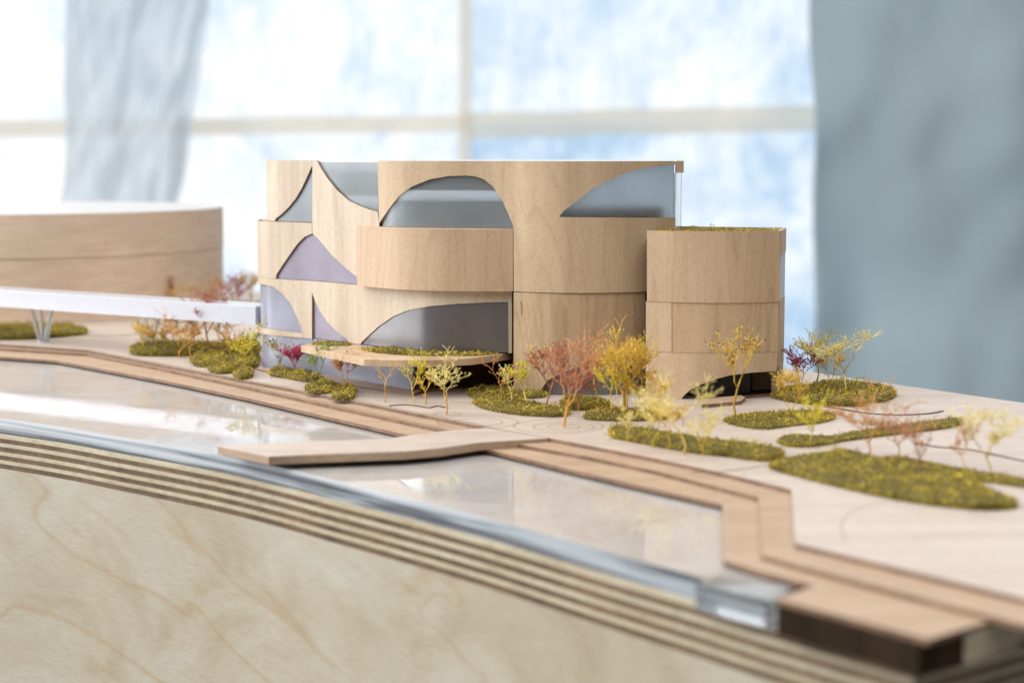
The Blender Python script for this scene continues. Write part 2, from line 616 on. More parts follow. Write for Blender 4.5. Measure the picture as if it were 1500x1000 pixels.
# dark packing under the lowest board and pale block at the corner
pk = thing('packing_strip', 'dark wooden strip under the front corner of the terrace', 'wood strip', P(1250, 930, -1.2))
a, b_, c_ = P(1139, 877, Z2), P(1352, 935, Z2), P(1412, 918, Z2)
a.y += .05
prism('strip', [a, b_ + Vector((-0.05, .06, 0)), c_, c_ + Vector((0.3, 1.2, 0)), a + Vector((1.2, 1.2, 0))], -1.197, Z2 - 0.145, DARKSIDE, pk)
pb = thing('packing_block', 'pale wooden block under the terrace corner', 'wood block', P(1440, 960, -1.2))
prism('block', [P(1414, 918, Z2), P(1492, 896, Z2), P(1500, 880, Z2), P(1420, 895, Z2)], -1.197, Z2 - 0.145, PLY_L, pb)

# board footbridge lying across the water
fb = thing('board_footbridge', 'pale board footbridge crossing the water to the front edge', 'footbridge', P(500, 660, -0.3))
front_e = [(393.6, 668), (450, 665.5), (508, 663.5), (594.7, 660.5), (646.7, 655.5), (698.7, 648), (802.5, 641.3)]
back_e = [(712.6, 626.2), (650, 631), (588, 639), (563.5, 642.5), (404, 648), (319, 653)]
prism('deck', [P(x, y, 0.002) for x, y in front_e + back_e], -0.30, 0.002, [BOARD, TREAD], fb, angle=20, bevel=0.012)
prism('underlay', [P(x, y, 0.0) + Vector((0.03, 0.06, 0)) for x, y in [(393.6, 667), (508, 662.6), (640, 656), (700, 647), (650, 632), (404, 648.5), (324, 653)]],
      -0.36, -0.305, BURNT, fb)


# laser-cut circles and lines; dark strips also paint shade at a raised layer's edge
def ribbon(name, pts, w, z, mat, parent, h=0.012, closed=False):
    pts = [Vector(p[:2]) for p in pts]
    verts, faces = [], []
    n = len(pts)
    for i, p in enumerate(pts):
        a = pts[i - 1] if (i or closed) else pts[0]
        b = pts[(i + 1) % n] if (i < n - 1 or closed) else pts[-1]
        t = (b - a).normalized()
        nn = Vector((-t.y, t.x)) * w / 2
        for q, zz in ((p + nn, z), (p + nn, z + h), (p - nn, z + h), (p - nn, z)):
            verts.append((q.x, q.y, zz))
    for i in range(n if closed else n - 1):
        j = (i + 1) % n
        for k in range(3):
            faces.append([4 * i + k, 4 * j + k, 4 * j + k + 1, 4 * i + k + 1])
    return finish(name, verts, faces, mat, None, parent, smooth=False)


def circ(px, py, r, n=48):
    c = P(px, py, 0)
    return [c + Vector((r * math.cos(2 * math.pi * k / n), r * math.sin(2 * math.pi * k / n), 0)) for k in range(n)]


for px, py, r in ((826, 625, 1.2), (826, 625, 0.62), (818, 624, 1.75), (700, 618, 0.98), (700, 618, 1.6), (935, 622, 1.1), (935, 622, 0.55), (655, 606, .55)):
    ribbon('groove_and_edge_shade', circ(px, py, r), 0.028, 0.0, MATS['burnt_board_edge'], ground, 0.004, True)
LINES = [  # edges of a raised thin layer, their shade put in as dark strips
    [(1125, 578), (1160, 586), (1190, 592.5), (1235, 600), (1275, 606), (1320, 608), (1360, 606), (1381, 602.5)],
    [(1340, 650), (1375, 655), (1420, 659), (1460, 667), (1502, 676), (1560, 690)],
    [(1012, 693), (1060, 690), (1128, 681)],
    [(570, 594.5), (592, 593), (612, 595), (628, 597.5), (640, 595), (652, 597)],
    [(1240, 790), (1232, 770), (1250, 748), (1300, 735), (1380, 738), (1460, 760)],
    [(0, 495), (60, 493), (120, 491), (170, 492), (230, 487)],
]
for i, ln in enumerate(LINES):
    q = spline([P(x, y, 0) for x, y in ln], 6)
    ribbon('groove_and_edge_shade', q, (0.11, 0.10, 0.05, 0.09, 0.02, 0.07)[i], 0.0, GROOVE_SHADE, ground, (0.035, .03, .01, .03, .003, .02)[i])

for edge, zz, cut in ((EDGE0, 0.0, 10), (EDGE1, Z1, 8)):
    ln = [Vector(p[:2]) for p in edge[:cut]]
    ribbon('groove_and_edge_shade', offset_line(ln, 0.16), 0.045, zz, GROOVE_SHADE, ground if zz == 0 else t1, 0.006)

# stone-coloured kerb pieces at the entrance of the right volume
kb = thing('entrance_kerb', 'low wooden kerb step before the dark entrance arch', 'kerb', P(1060, 590, 0))
prism('step', [P(1028, 598), P(1085, 592.5), P(1092, 587), P(1085, 584), P(1030, 590)], 0.004, 0.17, [TREAD, BURNT], kb, bevel=0.02)
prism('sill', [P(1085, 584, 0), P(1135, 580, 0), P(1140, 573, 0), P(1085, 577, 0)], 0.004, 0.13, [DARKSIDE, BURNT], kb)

# ------------------------------------------------------------------ the model building
bld = thing('model_building', 'curved wooden model of a stacked building with frosted arched windows', 'model building', (0, 79, 0))
ZT, ZM, ZL, ZG = 10.28, 7.30, 4.53, 1.75       # roof, third floor, second floor, first floor
M_PTS = [(-12.6, 88.5), (-12.72, 86.4), (-12.66, 84.9), (-12.2, 83.7), (-11.2, 82.85), (-9.57, 81.65), (-7.25, 79.4), (-4.75, 76.95), (-3.6, 76.15), (-2.1, 75.85), (0.06, 75.75)]
CM_ = Curve(M_PTS)
CA = Curve(M_PTS, off=-0.5)
CB = Curve(M_PTS, off=0.09)
E_PTS = [(-7.17, 78.75), (-6.3, 77.65), (-5.0, 76.45), (-3.7, 75.8), (-2.0, 75.5), (0.04, 75.42)]
CE = Curve(E_PTS)
F_PTS = [(-6.12, 77.98), (-5.4, 77.32), (-4.5, 76.8), (-2.9, 76.25), (-1.3, 75.9), (-0.2, 75.55), (0.8, 75.05), (1.9, 74.66), (3.1, 74.55), (4.5, 74.72),
         (5.9, 75.28), (7.36, 76.25)]
CF = Curve(F_PTS)
CT = Curve([(-0.02, 75.35), (0.8, 75.0), (1.9, 74.68), (3.1, 74.58), (4.5, 74.76), (5.86, 75.3)])
CG = Curve([(5.92, 74.15), (7.35, 73.55), (8.8, 73.3), (10.3, 73.45), (11.62, 73.95)])
W2 = [FACADE, EDGE]
W3 = [FACADE_B, EDGE]
W4 = [FACADE_C, EDGE]
W5 = [FACADE_D, EDGE]
TH = 0.10
z = None
# top left panel
arcA = [(456, 245), (449, 261), (441, 277.6), (433, 291), (422, 304.6), (411, 315), (403, 321)]
wp = panel('wall_panel', CA, [(380, None, ZT), (457.3, None, ZT)] + [(457.3, 243)] + arcA + [(403, None, ZM + .02), (380, None, ZM + .02)], 0, TH, W3, bld)
panel('window', CA, [(399, None, 10.15), (458, None, 10.15), (458, None, ZM + .03), (399, None, ZM + .03)], -0.11, 0.08, FROST_G, wp)
# tall front panel with two scooped openings
arcB = [(464.5, 236), (471, 248), (481.6, 264), (495, 280), (511, 294), (527.6, 302), (541, 307), (553, 310)]
arcB2 = [(522, 405), (506, 392.4), (487, 375), (473.5, 358.6), (464, 348), (457.5, 342)]
wp = panel('wall_panel', CB, [(457.5, None, ZT), (463, None, ZT)] + arcB + [(556, 335), (556, 418), (530, 412)] + arcB2, 0, TH, W3, bld)
panel('window', CB, [(459, None, 10.2), (551, None, 10.2), (551, None, 7.6), (459, None, 7.6)], -0.11, 0.06, CLEARG, wp)
# second floor, left
arcC = [(456.8, 342.4), (446.5, 346.5), (435.7, 357), (425, 372), (414, 388), (404.6, 402.5)]
wp = panel('wall_panel', CM_, [(370, None, ZM), (457, None, ZM)] + arcC + [(404, None, ZL + .012), (370, None, ZL + .012)], 0, TH, W3, bld)
panel('window', CM_, [(395, None, 6.75), (535, None, 6.75), (535, None, ZL + .012), (395, None, ZL + .012)], -0.11, 0.08, FROST_P, wp)
# first floor band
arcD1 = [(372, 418), (380, 416.5), (387, 416.5), (400.5, 420), (414, 430.5), (425, 444), (433, 460), (440, 476.5), (443, 488), (420, 485), (395, 481.5), (379, 478.5), (372, 478)]
arcD2 = [(457, 499), (457, 428), (461, 440), (468, 455), (479, 471), (492.4, 484.6), (508.6, 497.5)]
arcD3 = [(530, 500.5), (538, 493), (554.6, 478), (576, 463), (598, 454.3), (630, 448.3), (671, 444.8), (711, 442.9), (744.5, 442)]
wp = panel('wall_panel', CM_, [(750, None, ZL), (372, None, ZL)] + arcD1 + [(372, None, ZG), (456, None, ZG)] + arcD2 + [(512, None, ZG), (528, None, ZG)] + arcD3
      + [(745, None, ZG), (750, None, ZG)], 0, TH, W3, bld)
panel('window', CM_, [(372, None, 4.45), (452, None, 4.45), (452, None, ZG + .02), (372, None, ZG + .02)], -0.105, 0.08, FROST, wp)
panel('window', CM_, [(453, None, 4.45), (520, None, 4.45), (520, None, ZG + .02), (453, None, ZG + .02)], -0.105, 0.08, FROST_P, wp)
panel('window', CM_, [(521, None, 4.45), (748, None, 4.45), (748, None, ZG + .02), (521, None, ZG + .02)], -0.06, 0.08, FROST_D, wp)
# curved middle volume
ep = list(CE.p)
e_plan = ep + [Vector((0.04, 77)), Vector((-3.2, 77.6)), Vector((-5.6, 79.9)), Vector((-6.6, 80))]
prism('middle_volume', e_plan, ZL + .012, ZM, [FACADE_D, FACADE_D], bld, bevel=0.012)
# great top wall sweeping over the round tower
arcF = [(752, 333.5), (751, 329), (746.5, 318), (735.7, 293.8), (722, 273.5), (708.6, 262.7), (698, 259), (684, 257.2), (657, 258), (630, 262.7), (603, 273.5), (584, 288), (565, 312.7), (555, 327.5)]
arcF2 = [(989.5, 241.3), (972, 242), (950.7, 245), (921, 252), (892, 263.8), (868, 277), (846.7, 293), (828, 307.3), (820, 315.3), (820, 318), (900, 318.6), (989.5, 319)]
wp = panel('wall_panel', CF, [(553, None, ZT), (650, None, ZT), (752, None, ZT), (860, None, ZT), (989.5, None, ZT)] + arcF2
      + [(989.5, None, ZL + .01), (900, None, ZL + .01), (820, None, ZL + .01), (752.5, None, ZL + .01)] + arcF, 0, TH, W2, bld)
panel('window', CF, [(558, None, 10.1), (753, None, 10.1), (753, None, ZM + .02), (558, None, ZM + .02)], -0.12, 0.06, CLEARF, wp)
panel('window', CF, [(800, None, 10.2), (990, None, 10.2), (990, None, 7.5), (800, None, 7.5)], -0.12, 0.06, CLEARG, wp)
# round tower, lower half
arcT = [(945.5, 568), (943, 540), (915, 534), (890.8, 533.2), (853, 538), (826, 544), (801.6, 557.5), (788, 577)]
wp = panel('wall_panel', CT, [(752, None, ZL - .02), (945.5, None, ZL - .02), (945.5, None, 1.3)] + arcT[1:] + [(787, None, 0.01), (752, None, 0.01)], -0.03, TH, W4, bld)
panel('crack', CT, [(762, 441), (764, 441), (765, 452), (764.3, 461), (763, 461), (762.6, 452)], -0.025, 0.03, MATS['burnt_veneer_edge'], wp)
panel('window', CT, [(780, None, 1.6), (944, None, 1.6), (944, None, 0.01), (780, None, 0.01)], -0.16, 0.08, FROST_D, wp)
# right volume
wp = panel('wall_panel', CG, [(948, None, ZM), (1142, None, ZM), (1142, None, 4.22), (948, None, 4.22)], 0.03, TH + .03, W5, bld)
wp = panel('wall_panel', CG, [(946, None, 4.215), (984, None, 4.215), (984, None, 2.03), (946, None, 2.03)], 0.0, TH, W2, bld)
wp = panel('wall_panel', CG, [(984.6, None, 4.215), (1140.5, None, 4.215), (1140.5, None, 2.03), (984.6, None, 2.03)], -0.012, TH, W4, bld)
arcG = [(1137, 543), (1101, 545.5), (1069, 549.5), (1048, 555), (1026.7, 563), (1010.7, 571), (1000, 581)]
wp = panel('wall_panel', CG, [(946, None, 2.02), (1139, None, 2.02)] + arcG + [(999, None, 0.01), (946, None, 0.01)], 0.012, TH, W2, bld)
# its right flank
gx, gy = 11.62, 73.95
hx_, hy_ = 12.22, 76.25
dv = Vector((hx_ - gx, hy_ - gy))
nv_ = Vector((dv.y, -dv.x)).normalized()


def flank(name, f0, f1, z0, z1, mat, tout=0.0, tin=0.14):
    a = Vector((gx, gy)) + dv * f0
    b = Vector((gx, gy)) + dv * f1
    return prism(name, [a + nv_ * tout, b + nv_ * tout, b - nv_ * tin, a - nv_ * tin], z0, z1, mat, bld, bevel=0.012)


flank('flank_block', 0.03, 1.0, 6.25, ZM, MATS['beech_veneer'], 0.02)
flank('window', 0.1, 0.93, 4.3, 6.245, WHITE, 0.0, .06)
flank('flank_block', 0.06, 1.0, 1.34, 4.295, MATS['beech_veneer'], 0.01)
flank('flank_pier', 0.30, 0.93, 0.01, 1.335, MATS['beech_veneer'], 0.0, .35)
# back rim and roof of the right volume
g_in = [CG.at(s, -0.11) for s in [CG.s[-1] * k / 12 for k in range(13)]]
prism('roof', g_in + [Vector((12.05, 76.2)), Vector((7.8, 77.6)), Vector((6.05, 75.6))], 6.9, 7.02, ROOFW, bld)
prism('back_rim', [Vector((12.2, 76.27)), Vector((12.24, 76.4)), Vector((7.5, 78.0)), Vector((7.4, 77.85))], 0.01, ZM + .02, FACADE, bld)
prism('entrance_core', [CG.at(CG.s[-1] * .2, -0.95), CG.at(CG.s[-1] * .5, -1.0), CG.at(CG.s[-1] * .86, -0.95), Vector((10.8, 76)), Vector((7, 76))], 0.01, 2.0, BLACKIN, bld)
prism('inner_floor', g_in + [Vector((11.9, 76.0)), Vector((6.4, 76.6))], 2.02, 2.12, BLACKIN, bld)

# floors, cores and roof of the stacked volume
back = [Vector((7.25, 76.6)), Vector((7.6, 82)), Vector((4, 91)), Vector((-10.8, 92)), Vector((-12.2, 88.4))]


def inset(curve, d, s0=0.0, s1=1.0, n=26):
    L_ = curve.s[-1]
    return [curve.at(L_ * (s0 + (s1 - s0) * k / n), -d) for k in range(n + 1)]


cf_in = inset(CF, 0.2)
cm_in = inset(CM_, 0.22)
ca_in = [p for p in inset(CA, 0.2, 0.18, 1.0) if p.x < -7.0]
b_in = [CB.at(CB.hit(x, 300)[0], -0.12) for x in (458, 480, 500, 520, 540, 553)]
prism('roof', ca_in + b_in + [p for p in inset(CF, 0.11) if p.x > -6.3] + back[:-1], ZT - 0.10, ZT - 0.02, [ROOFW, WHITE], bld)
prism('floor_slab', [p for p in cm_in if p.x < -7.2] + [Vector((-6.5, 81.4))] + cf_in + back[:-1], ZM - 0.12, ZM - 0.005, [TREAD, FACADE], bld)
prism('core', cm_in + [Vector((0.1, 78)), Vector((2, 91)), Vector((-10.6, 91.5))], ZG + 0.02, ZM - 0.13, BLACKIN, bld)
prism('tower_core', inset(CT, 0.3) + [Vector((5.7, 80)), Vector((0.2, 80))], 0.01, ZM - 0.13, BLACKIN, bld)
prism('back_wall', [Vector((7.3, 76.9)), Vector((7.65, 82)), Vector((4.05, 91.1)), Vector((-10.8, 92.1)), Vector((-12.3, 88.6)), Vector((-12.0, 88.4)), Vector((-10.6, 91.7)),
                    Vector((3.8, 90.8)), Vector((7.3, 82)), Vector((6.9, 77))], 0.01, ZM - 0.13, FACADE, bld)
# inside the top floor: low counter, hanging soffit, dim rear wall
prism('inner_counter', [CF.at(CF.hit(x, 320)[0], -0.9) for x in (556, 585, 620, 660, 700, 745, 775)] + [Vector((0.6, 79)), Vector((-4.6, 81.4))], ZM, 8.52, TEALIN, bld)
prism('inner_soffit', [CF.at(CF.hit(x, 320)[0], -0.8) for x in (556, 585, 620, 660, 700, 745, 775)] + [Vector((0.6, 79)), Vector((-4.6, 81.4))], 8.95, ZT - .11, GREYIN, bld)
bq = [CB.at(CB.hit(x, 280)[0], -0.9) for x in (459, 480, 500, 520, 534, 546)]
prism('inner_counter', bq + [Vector((-6.7, 82.5)), Vector((-8.6, 84))], ZM, 8.20, GREYIN, bld)
prism('inner_soffit', bq + [Vector((-6.7, 82.5)), Vector((-8.6, 84))], 8.62, 9.78, GREYIN, bld)
prism('inner_counter', [Vector((2.2, 77.5)), Vector((6.9, 78.2)), Vector((6.9, 79)), Vector((2.2, 78.6))], ZM, 8.15, TREAD, bld)
prism('column', [Vector((7.22, 76.28)), Vector((7.34, 76.2)), Vector((7.62, 77.0)), Vector((7.50, 77.06))], ZM, ZT - 0.52, CLEAR, bld)
prism('corner_block', [Vector((7.30, 76.12)), Vector((7.66, 76.5)), Vector((7.66, 76.9)), Vector((7.3, 76.7))], ZT - 0.52, ZT + .01, FACADE, bld, bevel=.015)
prism('column', [Vector((-10.4, 91)), Vector((-10.1, 91)), Vector((-10.1, 91.3)), Vector((-10.4, 91.3))], ZM, ZT - 0.1, FACADE, bld)
prism('column', [Vector((3.6, 90)), Vector((3.9, 90)), Vector((3.9, 90.3)), Vector((3.6, 90.3))], ZM, ZT - 0.1, FACADE, bld)
# ground floor: frosted shop front, dark recess, canopy board
c0 = Curve([(-12.55, 86.4), (-12.5, 84.9), (-12.05, 83.75), (-11.1, 82.9), (-9.5, 81.65), (-7.2, 79.35), (-4.62, 76.05)])
panel('shop_front', c0, [(370, None, 1.74), (604, None, 1.74), (604, None, 0.02), (370, None, 0.02)], 0, 0.12, FROST, bld)
prism('shop_front_end', [Vector((-4.60, 76.0)), Vector((-4.52, 76.06)), Vector((-4.15, 77.6)), Vector((-4.25, 77.6))], .02, 1.5, FROST, bld)
prism('recess_wall', [Vector((-5.4, 77.5)), Vector((0.2, 76.9)), Vector((0.2, 79)), Vector((-5.4, 80))], 0.01, 1.74, DARKSIDE, bld)  # wall coloured dark for the shade under the canopy
prism('plinth', [P(x, y, 0) for x, y in ((372, 541), (400, 548), (470, 559), (604, 580), (640, 566), (420, 538))], 0.003, 0.07, [TREAD, BURNT], bld)
can = [P(441, 506, ZG - .03), P(488, 516.5, ZG - .03), P(533, 525.5, ZG - .03), P(580, 527, ZG - .03), P(630, 527, ZG - .03), P(690, 524.5, ZG - .03), P(752, 516, ZG - .03)]
prism('canopy', can + [Vector((0.3, 77.5)), Vector((-5, 78.2)), Vector((-8.8, 81.6))], ZG - .33, ZG - .03, [FACADE_C, FACADE_C], bld, bevel=0.02)

# ------------------------------------------------------------------ round drum building behind, left
dr = thing('drum_building', 'wide round wooden drum building standing behind the white bridge', 'model building', (-34.3, 119, 0))


def circle_plan(cx, cy, r, n=96):
    return [Vector((cx + r * math.cos(2 * math.pi * k / n), cy + r * math.sin(2 * math.pi * k / n))) for k in range(n)]


prism('lower_drum', circle_plan(-34.3, 119, 13.95), 0.003, 4.1, DRUM, dr)
prism('upper_drum', circle_plan(-34.3, 119, 14.0), 4.11, 6.86, [ROOFW, DRUM], dr, bevel=0.04)

# ------------------------------------------------------------------ white acrylic bridge
wb = thing('acrylic_bridge', 'long white acrylic bridge on splayed legs running to the building', 'bridge', (-26, 95, 0))
B0, B1 = Vector((-52, 111.4)), Vector((-12.95, 86.25))
bd = (B1 - B0).normalized()
bn = Vector((-bd.y, bd.x))
prism('deck', [B0 - bn * .1, B1 - bn * .1, B1 + bn * 1.7, B0 + bn * 1.7], 1.95, 2.9, WHITE, wb, bevel=0.03)


def leg(px, py, lean):
    f = P(px, py, 0)
    bx_, by_ = f.x, f.y
    foot = prism('support', circle_plan(bx_, by_ + .15, 0.33, 16), 0.0, 0.05, WHITE, wb)
    for (tx, ty) in ((-0.45, 0.0), (0.45, 0.0), (-0.2, 0.7), (0.3, 0.7)):
        r = 0.13
        verts, faces = [], []
        for (cx, cy, cz) in ((bx_ + tx * .3, by_ + ty * .4, 0.05), (bx_ + tx * lean * .8, by_ + ty, 1.96)):
            for k in range(10):
                a = k * math.pi / 5
                verts.append((cx + r * math.cos(a), cy + r * math.sin(a), cz))
        for k in range(10):
            faces.append([k, (k + 1) % 10, 10 + (k + 1) % 10, 10 + k])
        faces += [list(range(9, -1, -1)), list(range(10, 20))]
        finish('strut', verts, faces, CLEARF, None, foot)


leg(63, 501, 1.7)
leg(217, 511, 1.9)
leg(-190, 486, 1.7)

# ------------------------------------------------------------------ moss beds
rng = random.Random(7)


def inside(p, poly):
    c = False
    j = len(poly) - 1
    for i in range(len(poly)):
        a, b = poly[i], poly[j]
        if (a.y > p.y) != (b.y > p.y) and p.x < (b.x - a.x) * (p.y - a.y) / (b.y - a.y) + a.x:
            c = not c
        j = i
    return c


def edge_dist(p, poly):
    d = 1e9
    for i in range(len(poly)):
        a, b = poly[i - 1], poly[i]
        e = b - a
        t = max(0, min(1, (p - a).dot(e) / max(1e-9, e.dot(e))))
        d = min(d, (p - a - e * t).length)
    return d


def moss(label, outline, h=0.3, z0=0.0, dens=270, group='moss beds on the ground sheet', px=True, smooth_it=True, size=1.0):
    pl = [Vector(P(x, y, z0)[:2]) for x, y in outline] if px else [Vector(q) for q in outline]
    cx = sum(p.x for p in pl) / len(pl); cy = sum(p.y for p in pl) / len(pl)
    if smooth_it:
        pl = spline(pl + [pl[0]], 5)[:-1]
    xs = [p.x for p in pl]; ys = [p.y for p in pl]
    o = thing('moss_bed', label, 'moss', (cx, cy, z0), group)
    # the mat: a thin felt with an uneven skirt
    n = len(pl)
    verts, faces = [], []
    c = Vector((cx, cy))
    rings = ((0.0, 0.02), (0.0, 0.35), (0.10, 0.72))
    for d, zz in rings:
        for i, p in enumerate(pl):
            t = (pl[(i + 1) % n] - pl[i - 1]).normalized()
            nn = Vector((-t.y, t.x))
            if (c - p).dot(nn) < 0: nn = -nn
            w = noise.noise(Vector((p.x * 5, p.y * 5, zz))) * 0.05
            q = p + nn * (d * min(1, h / 0.3) * 0.8 + w)
            verts.append((q.x, q.y, z0 + zz * h + 0.003))
    for r in range(2):
        for i in range(n):
            j = (i + 1) % n
            faces.append([r * n + i, r * n + j, (r + 1) * n + j, (r + 1) * n + i])
    faces.append([2 * n + i for i in range(n)])
    finish('moss_mat', verts, faces, MOSS_MAT, None, o)
    # sprigs: leaf-sized faces standing all over it
    verts, faces = [], []
    area = abs(sum(a.x * b.y - b.x * a.y for a, b in zip(pl, pl[1:] + pl[:1]))) / 2
    per = sum((a - b).length for a, b in zip(pl, pl[1:] + pl[:1]))
    want = int(area * dens + per * h * dens * 0.9)
    cnt = 0
    tries = 0
    while cnt < want and tries < want * 6:
        tries += 1
        p = Vector((rng.uniform(min(xs), max(xs)), rng.uniform(min(ys), max(ys))))
        if rng.random() < 0.28:
            i = rng.randrange(n)
            p = pl[i].lerp(pl[(i + 1) % n], rng.random()) + Vector((rng.gauss(0, .03), rng.gauss(0, .03)))
            ed = 0.0
            zz = rng.uniform(0.02, 0.6) * h
        else:
            if not inside(p, pl):
                continue
            ed = edge_dist(p, pl)
            prof = min(1, ed / (0.5 * h + .02)) ** 0.5
            lump = 0.74 + 0.75 * noise.noise(Vector((p.x * 1.9, p.y * 1.9, 3.1))) + 0.7 * noise.noise(Vector((p.x * 4.5, p.y * 4.5, 1.7)))
            zz = h * (0.45 + 0.55 * prof) * max(0.35, lump)
        cnt += 1
        L_ = rng.uniform(0.05, 0.13) * size
        w = L_ * rng.uniform(0.3, 0.55)
        az = rng.uniform(0, 6.283)
        el = rng.uniform(-0.2, 1.4)
        d = Vector((math.cos(az) * math.cos(el), math.sin(az) * math.cos(el), math.sin(el)))
        sd = Vector((-math.sin(az), math.cos(az), rng.uniform(-.6, .6))).normalized() * w / 2
        b0 = Vector((p.x, p.y, z0 + zz))
        k = len(verts)
        up = Vector((0, 0, w * 0.4))
        for q in (b0, b0 + d * L_ * .5 + sd, b0 + d * L_, b0 + d * L_ * .5 - sd, b0 + d * L_ * .5 + up):
            verts.append(tuple(q))
        faces += [[k, k + 1, k + 4], [k + 1, k + 2, k + 4], [k + 2, k + 3, k + 4], [k + 3, k, k + 4]]
    for _ in range(int(per * 5)):                       # stray crumbs fallen beside the bed
        i = rng.randrange(n)
        p = pl[i] + Vector((rng.gauss(0, .16), rng.gauss(0, .12)))
        k = len(verts)
        r_ = rng.uniform(.012, .03)
        c0_ = Vector((p.x, p.y, z0 + r_))
        for q in ((r_, 0, -r_), (-r_, r_, -r_), (-r_, -r_, -r_), (0, 0, r_)):
            verts.append(tuple(c0_ + Vector(q)))
        faces += [[k, k + 1, k + 3], [k + 1, k + 2, k + 3], [k + 2, k, k + 3]]
    sp = finish('sprigs', verts, faces, MOSS, None, o, smooth=False)
    sp['kind'] = 'stuff'
    return o


moss('long low moss strip under the white bridge, left of the building', [(191, 514), (215, 507), (270, 506), (330, 508), (374, 506), (377, 516), (330, 520), (260, 522), (200, 521)], 0.42)
moss('rounded moss clump before the long strip, below the red tree', [(279, 530), (296, 520), (325, 519), (346, 523), (338, 533), (315, 538), (288, 537)], 0.4)
moss('wide moss clump touching the left corner of the building', [(333, 535), (345, 522), (366, 519), (378, 523), (377, 537), (360, 542), (340, 542)], 0.4)
moss('small flat moss tuft left of the yellow-green dotted tree', [(305, 541), (318, 537), (338, 538), (342, 545), (325, 548), (310, 546)], 0.30)
moss('small moss tuft at the foot of the yellow-green dotted tree', [(343, 548), (354, 543), (367, 545), (370, 552), (356, 556), (345, 554)], 0.36)
moss('dark moss strip along the frosted shop front', [(396, 546), (410, 541), (440, 546), (466, 553), (470, 559), (450, 560), (420, 555), (398, 551)], 0.26)
moss('squarish moss tuft under the pale green tree', [(447, 570), (462, 562), (484, 562), (492, 569), (482, 576), (455, 577)], 0.24)
moss('moss tuft under the brown dotted tree', [(487, 578), (497, 570), (513, 569), (521, 577), (515, 585), (492, 586)], 0.28)
moss('curved moss bed at the foot of the round tower', [(684, 577), (700, 571), (740, 569), (790, 572), (800, 578), (790, 583), (740, 585), (700, 586)], 0.22)
moss('long moss bed under the pale and red trees before the tower', [(692, 590), (710, 586), (745, 588), (790, 595), (828, 602), (832, 608), (810, 611), (760, 608), (712, 600)], 0.24)
moss('moss bed behind the green and red tree', [(820, 593), (832, 587), (860, 586), (888, 590), (890, 598), (860, 601), (830, 600)], 0.28)
moss('flat moss bed under the dense golden trees', [(856, 611), (875, 603), (920, 602), (960, 607), (976, 612), (960, 616), (900, 617), (862, 615)], 0.22)
moss('long moss hedge strip behind the blurred cream trees', [(893, 635), (905, 629), (950, 634), (1000, 643), (1060, 651), (1110, 657), (1140, 663), (1145, 670), (1120, 676), (1070, 670), (1010, 663), (940, 650), (900, 642)], 0.28)
moss('diamond-shaped moss bed beside the dotted yellow tree', [(1061, 617), (1090, 609), (1140, 606), (1190, 604), (1222, 611), (1205, 619), (1160, 624), (1118, 629), (1080, 624)], 0.14)
moss('front moss lobe behind the right corner of the building', [(1130, 583), (1150, 572), (1200, 573), (1250, 580), (1272, 587), (1262, 595), (1225, 595), (1170, 591)], 0.34)
moss('rear moss lobe near the back edge of the board', [(1185, 569), (1215, 563), (1265, 566), (1305, 574), (1309, 582), (1285, 590), (1240, 583), (1200, 576)], 0.32)
moss('narrow slanting moss strip in the open plaza', [(1141, 648), (1160, 640), (1215, 642), (1260, 634), (1330, 624), (1395, 616), (1407, 619), (1390, 627), (1310, 637), (1240, 646), (1195, 654), (1155, 654)], 0.16)
moss('large pointed moss lawn in the blurred foreground', [(1128, 686), (1160, 676), (1215, 668), (1240, 666), (1280, 676), (1330, 688), (1390, 697), (1425, 706), (1440, 720), (1484, 738), (1478, 745), (1430, 747), (1340, 737), (1250, 719), (1160, 696)], 0.28)
moss('thin moss strip behind the large moss lawn', [(1298, 673), (1325, 673), (1400, 688), (1470, 699), (1540, 712), (1535, 718), (1450, 707), (1370, 693), (1310, 682)], 0.14)
moss('green moss lawn before the round drum building', [(-60, 488), (0, 481), (60, 479), (110, 482), (127, 488), (100, 493), (40, 497), (-60, 499)], 0.36)
moss('far moss strip behind the white bridge near the building', [(330, 455), (345, 449), (375, 449), (400, 452), (400, 458), (360, 460), (335, 459)], 0.35, group='moss beds far behind')
moss('yellowish moss covering the flat roof of the right volume', [tuple(q) for q in [CG.at(CG.s[-1] * k / 8, -.25) for k in range(9)]] + [(11.9, 75.9), (7.9, 77.3), (6.4, 75.8)], 0.24, 7.02, group='moss on roofs and ledges', px=False, smooth_it=False)
moss('thin moss on the ledge below the lilac window', [tuple(P(x, y, 1.72)[:2]) for x, y in ((456, 504), (480, 506.5), (510, 506), (506, 503), (470, 501))], 0.07, 1.72, group='moss on roofs and ledges', px=False)
moss('thin moss on the canopy board below the smoked window', [tuple(P(x, y, 1.72)[:2]) for x, y in ((530, 512), (560, 517.5), (620, 521), (700, 520.5), (744, 515), (720, 512.5), (640, 513), (580, 510))], 0.07, 1.72, group='moss on roofs and ledges', px=False)
moss('tiny moss tuft on the left end of the middle volume roof', [tuple(P(x, y, 7.3)[:2]) for x, y in ((553, 330), (566, 331), (572, 329), (560, 327.5))], 0.07, 7.3, group='moss on roofs and ledges', px=False)


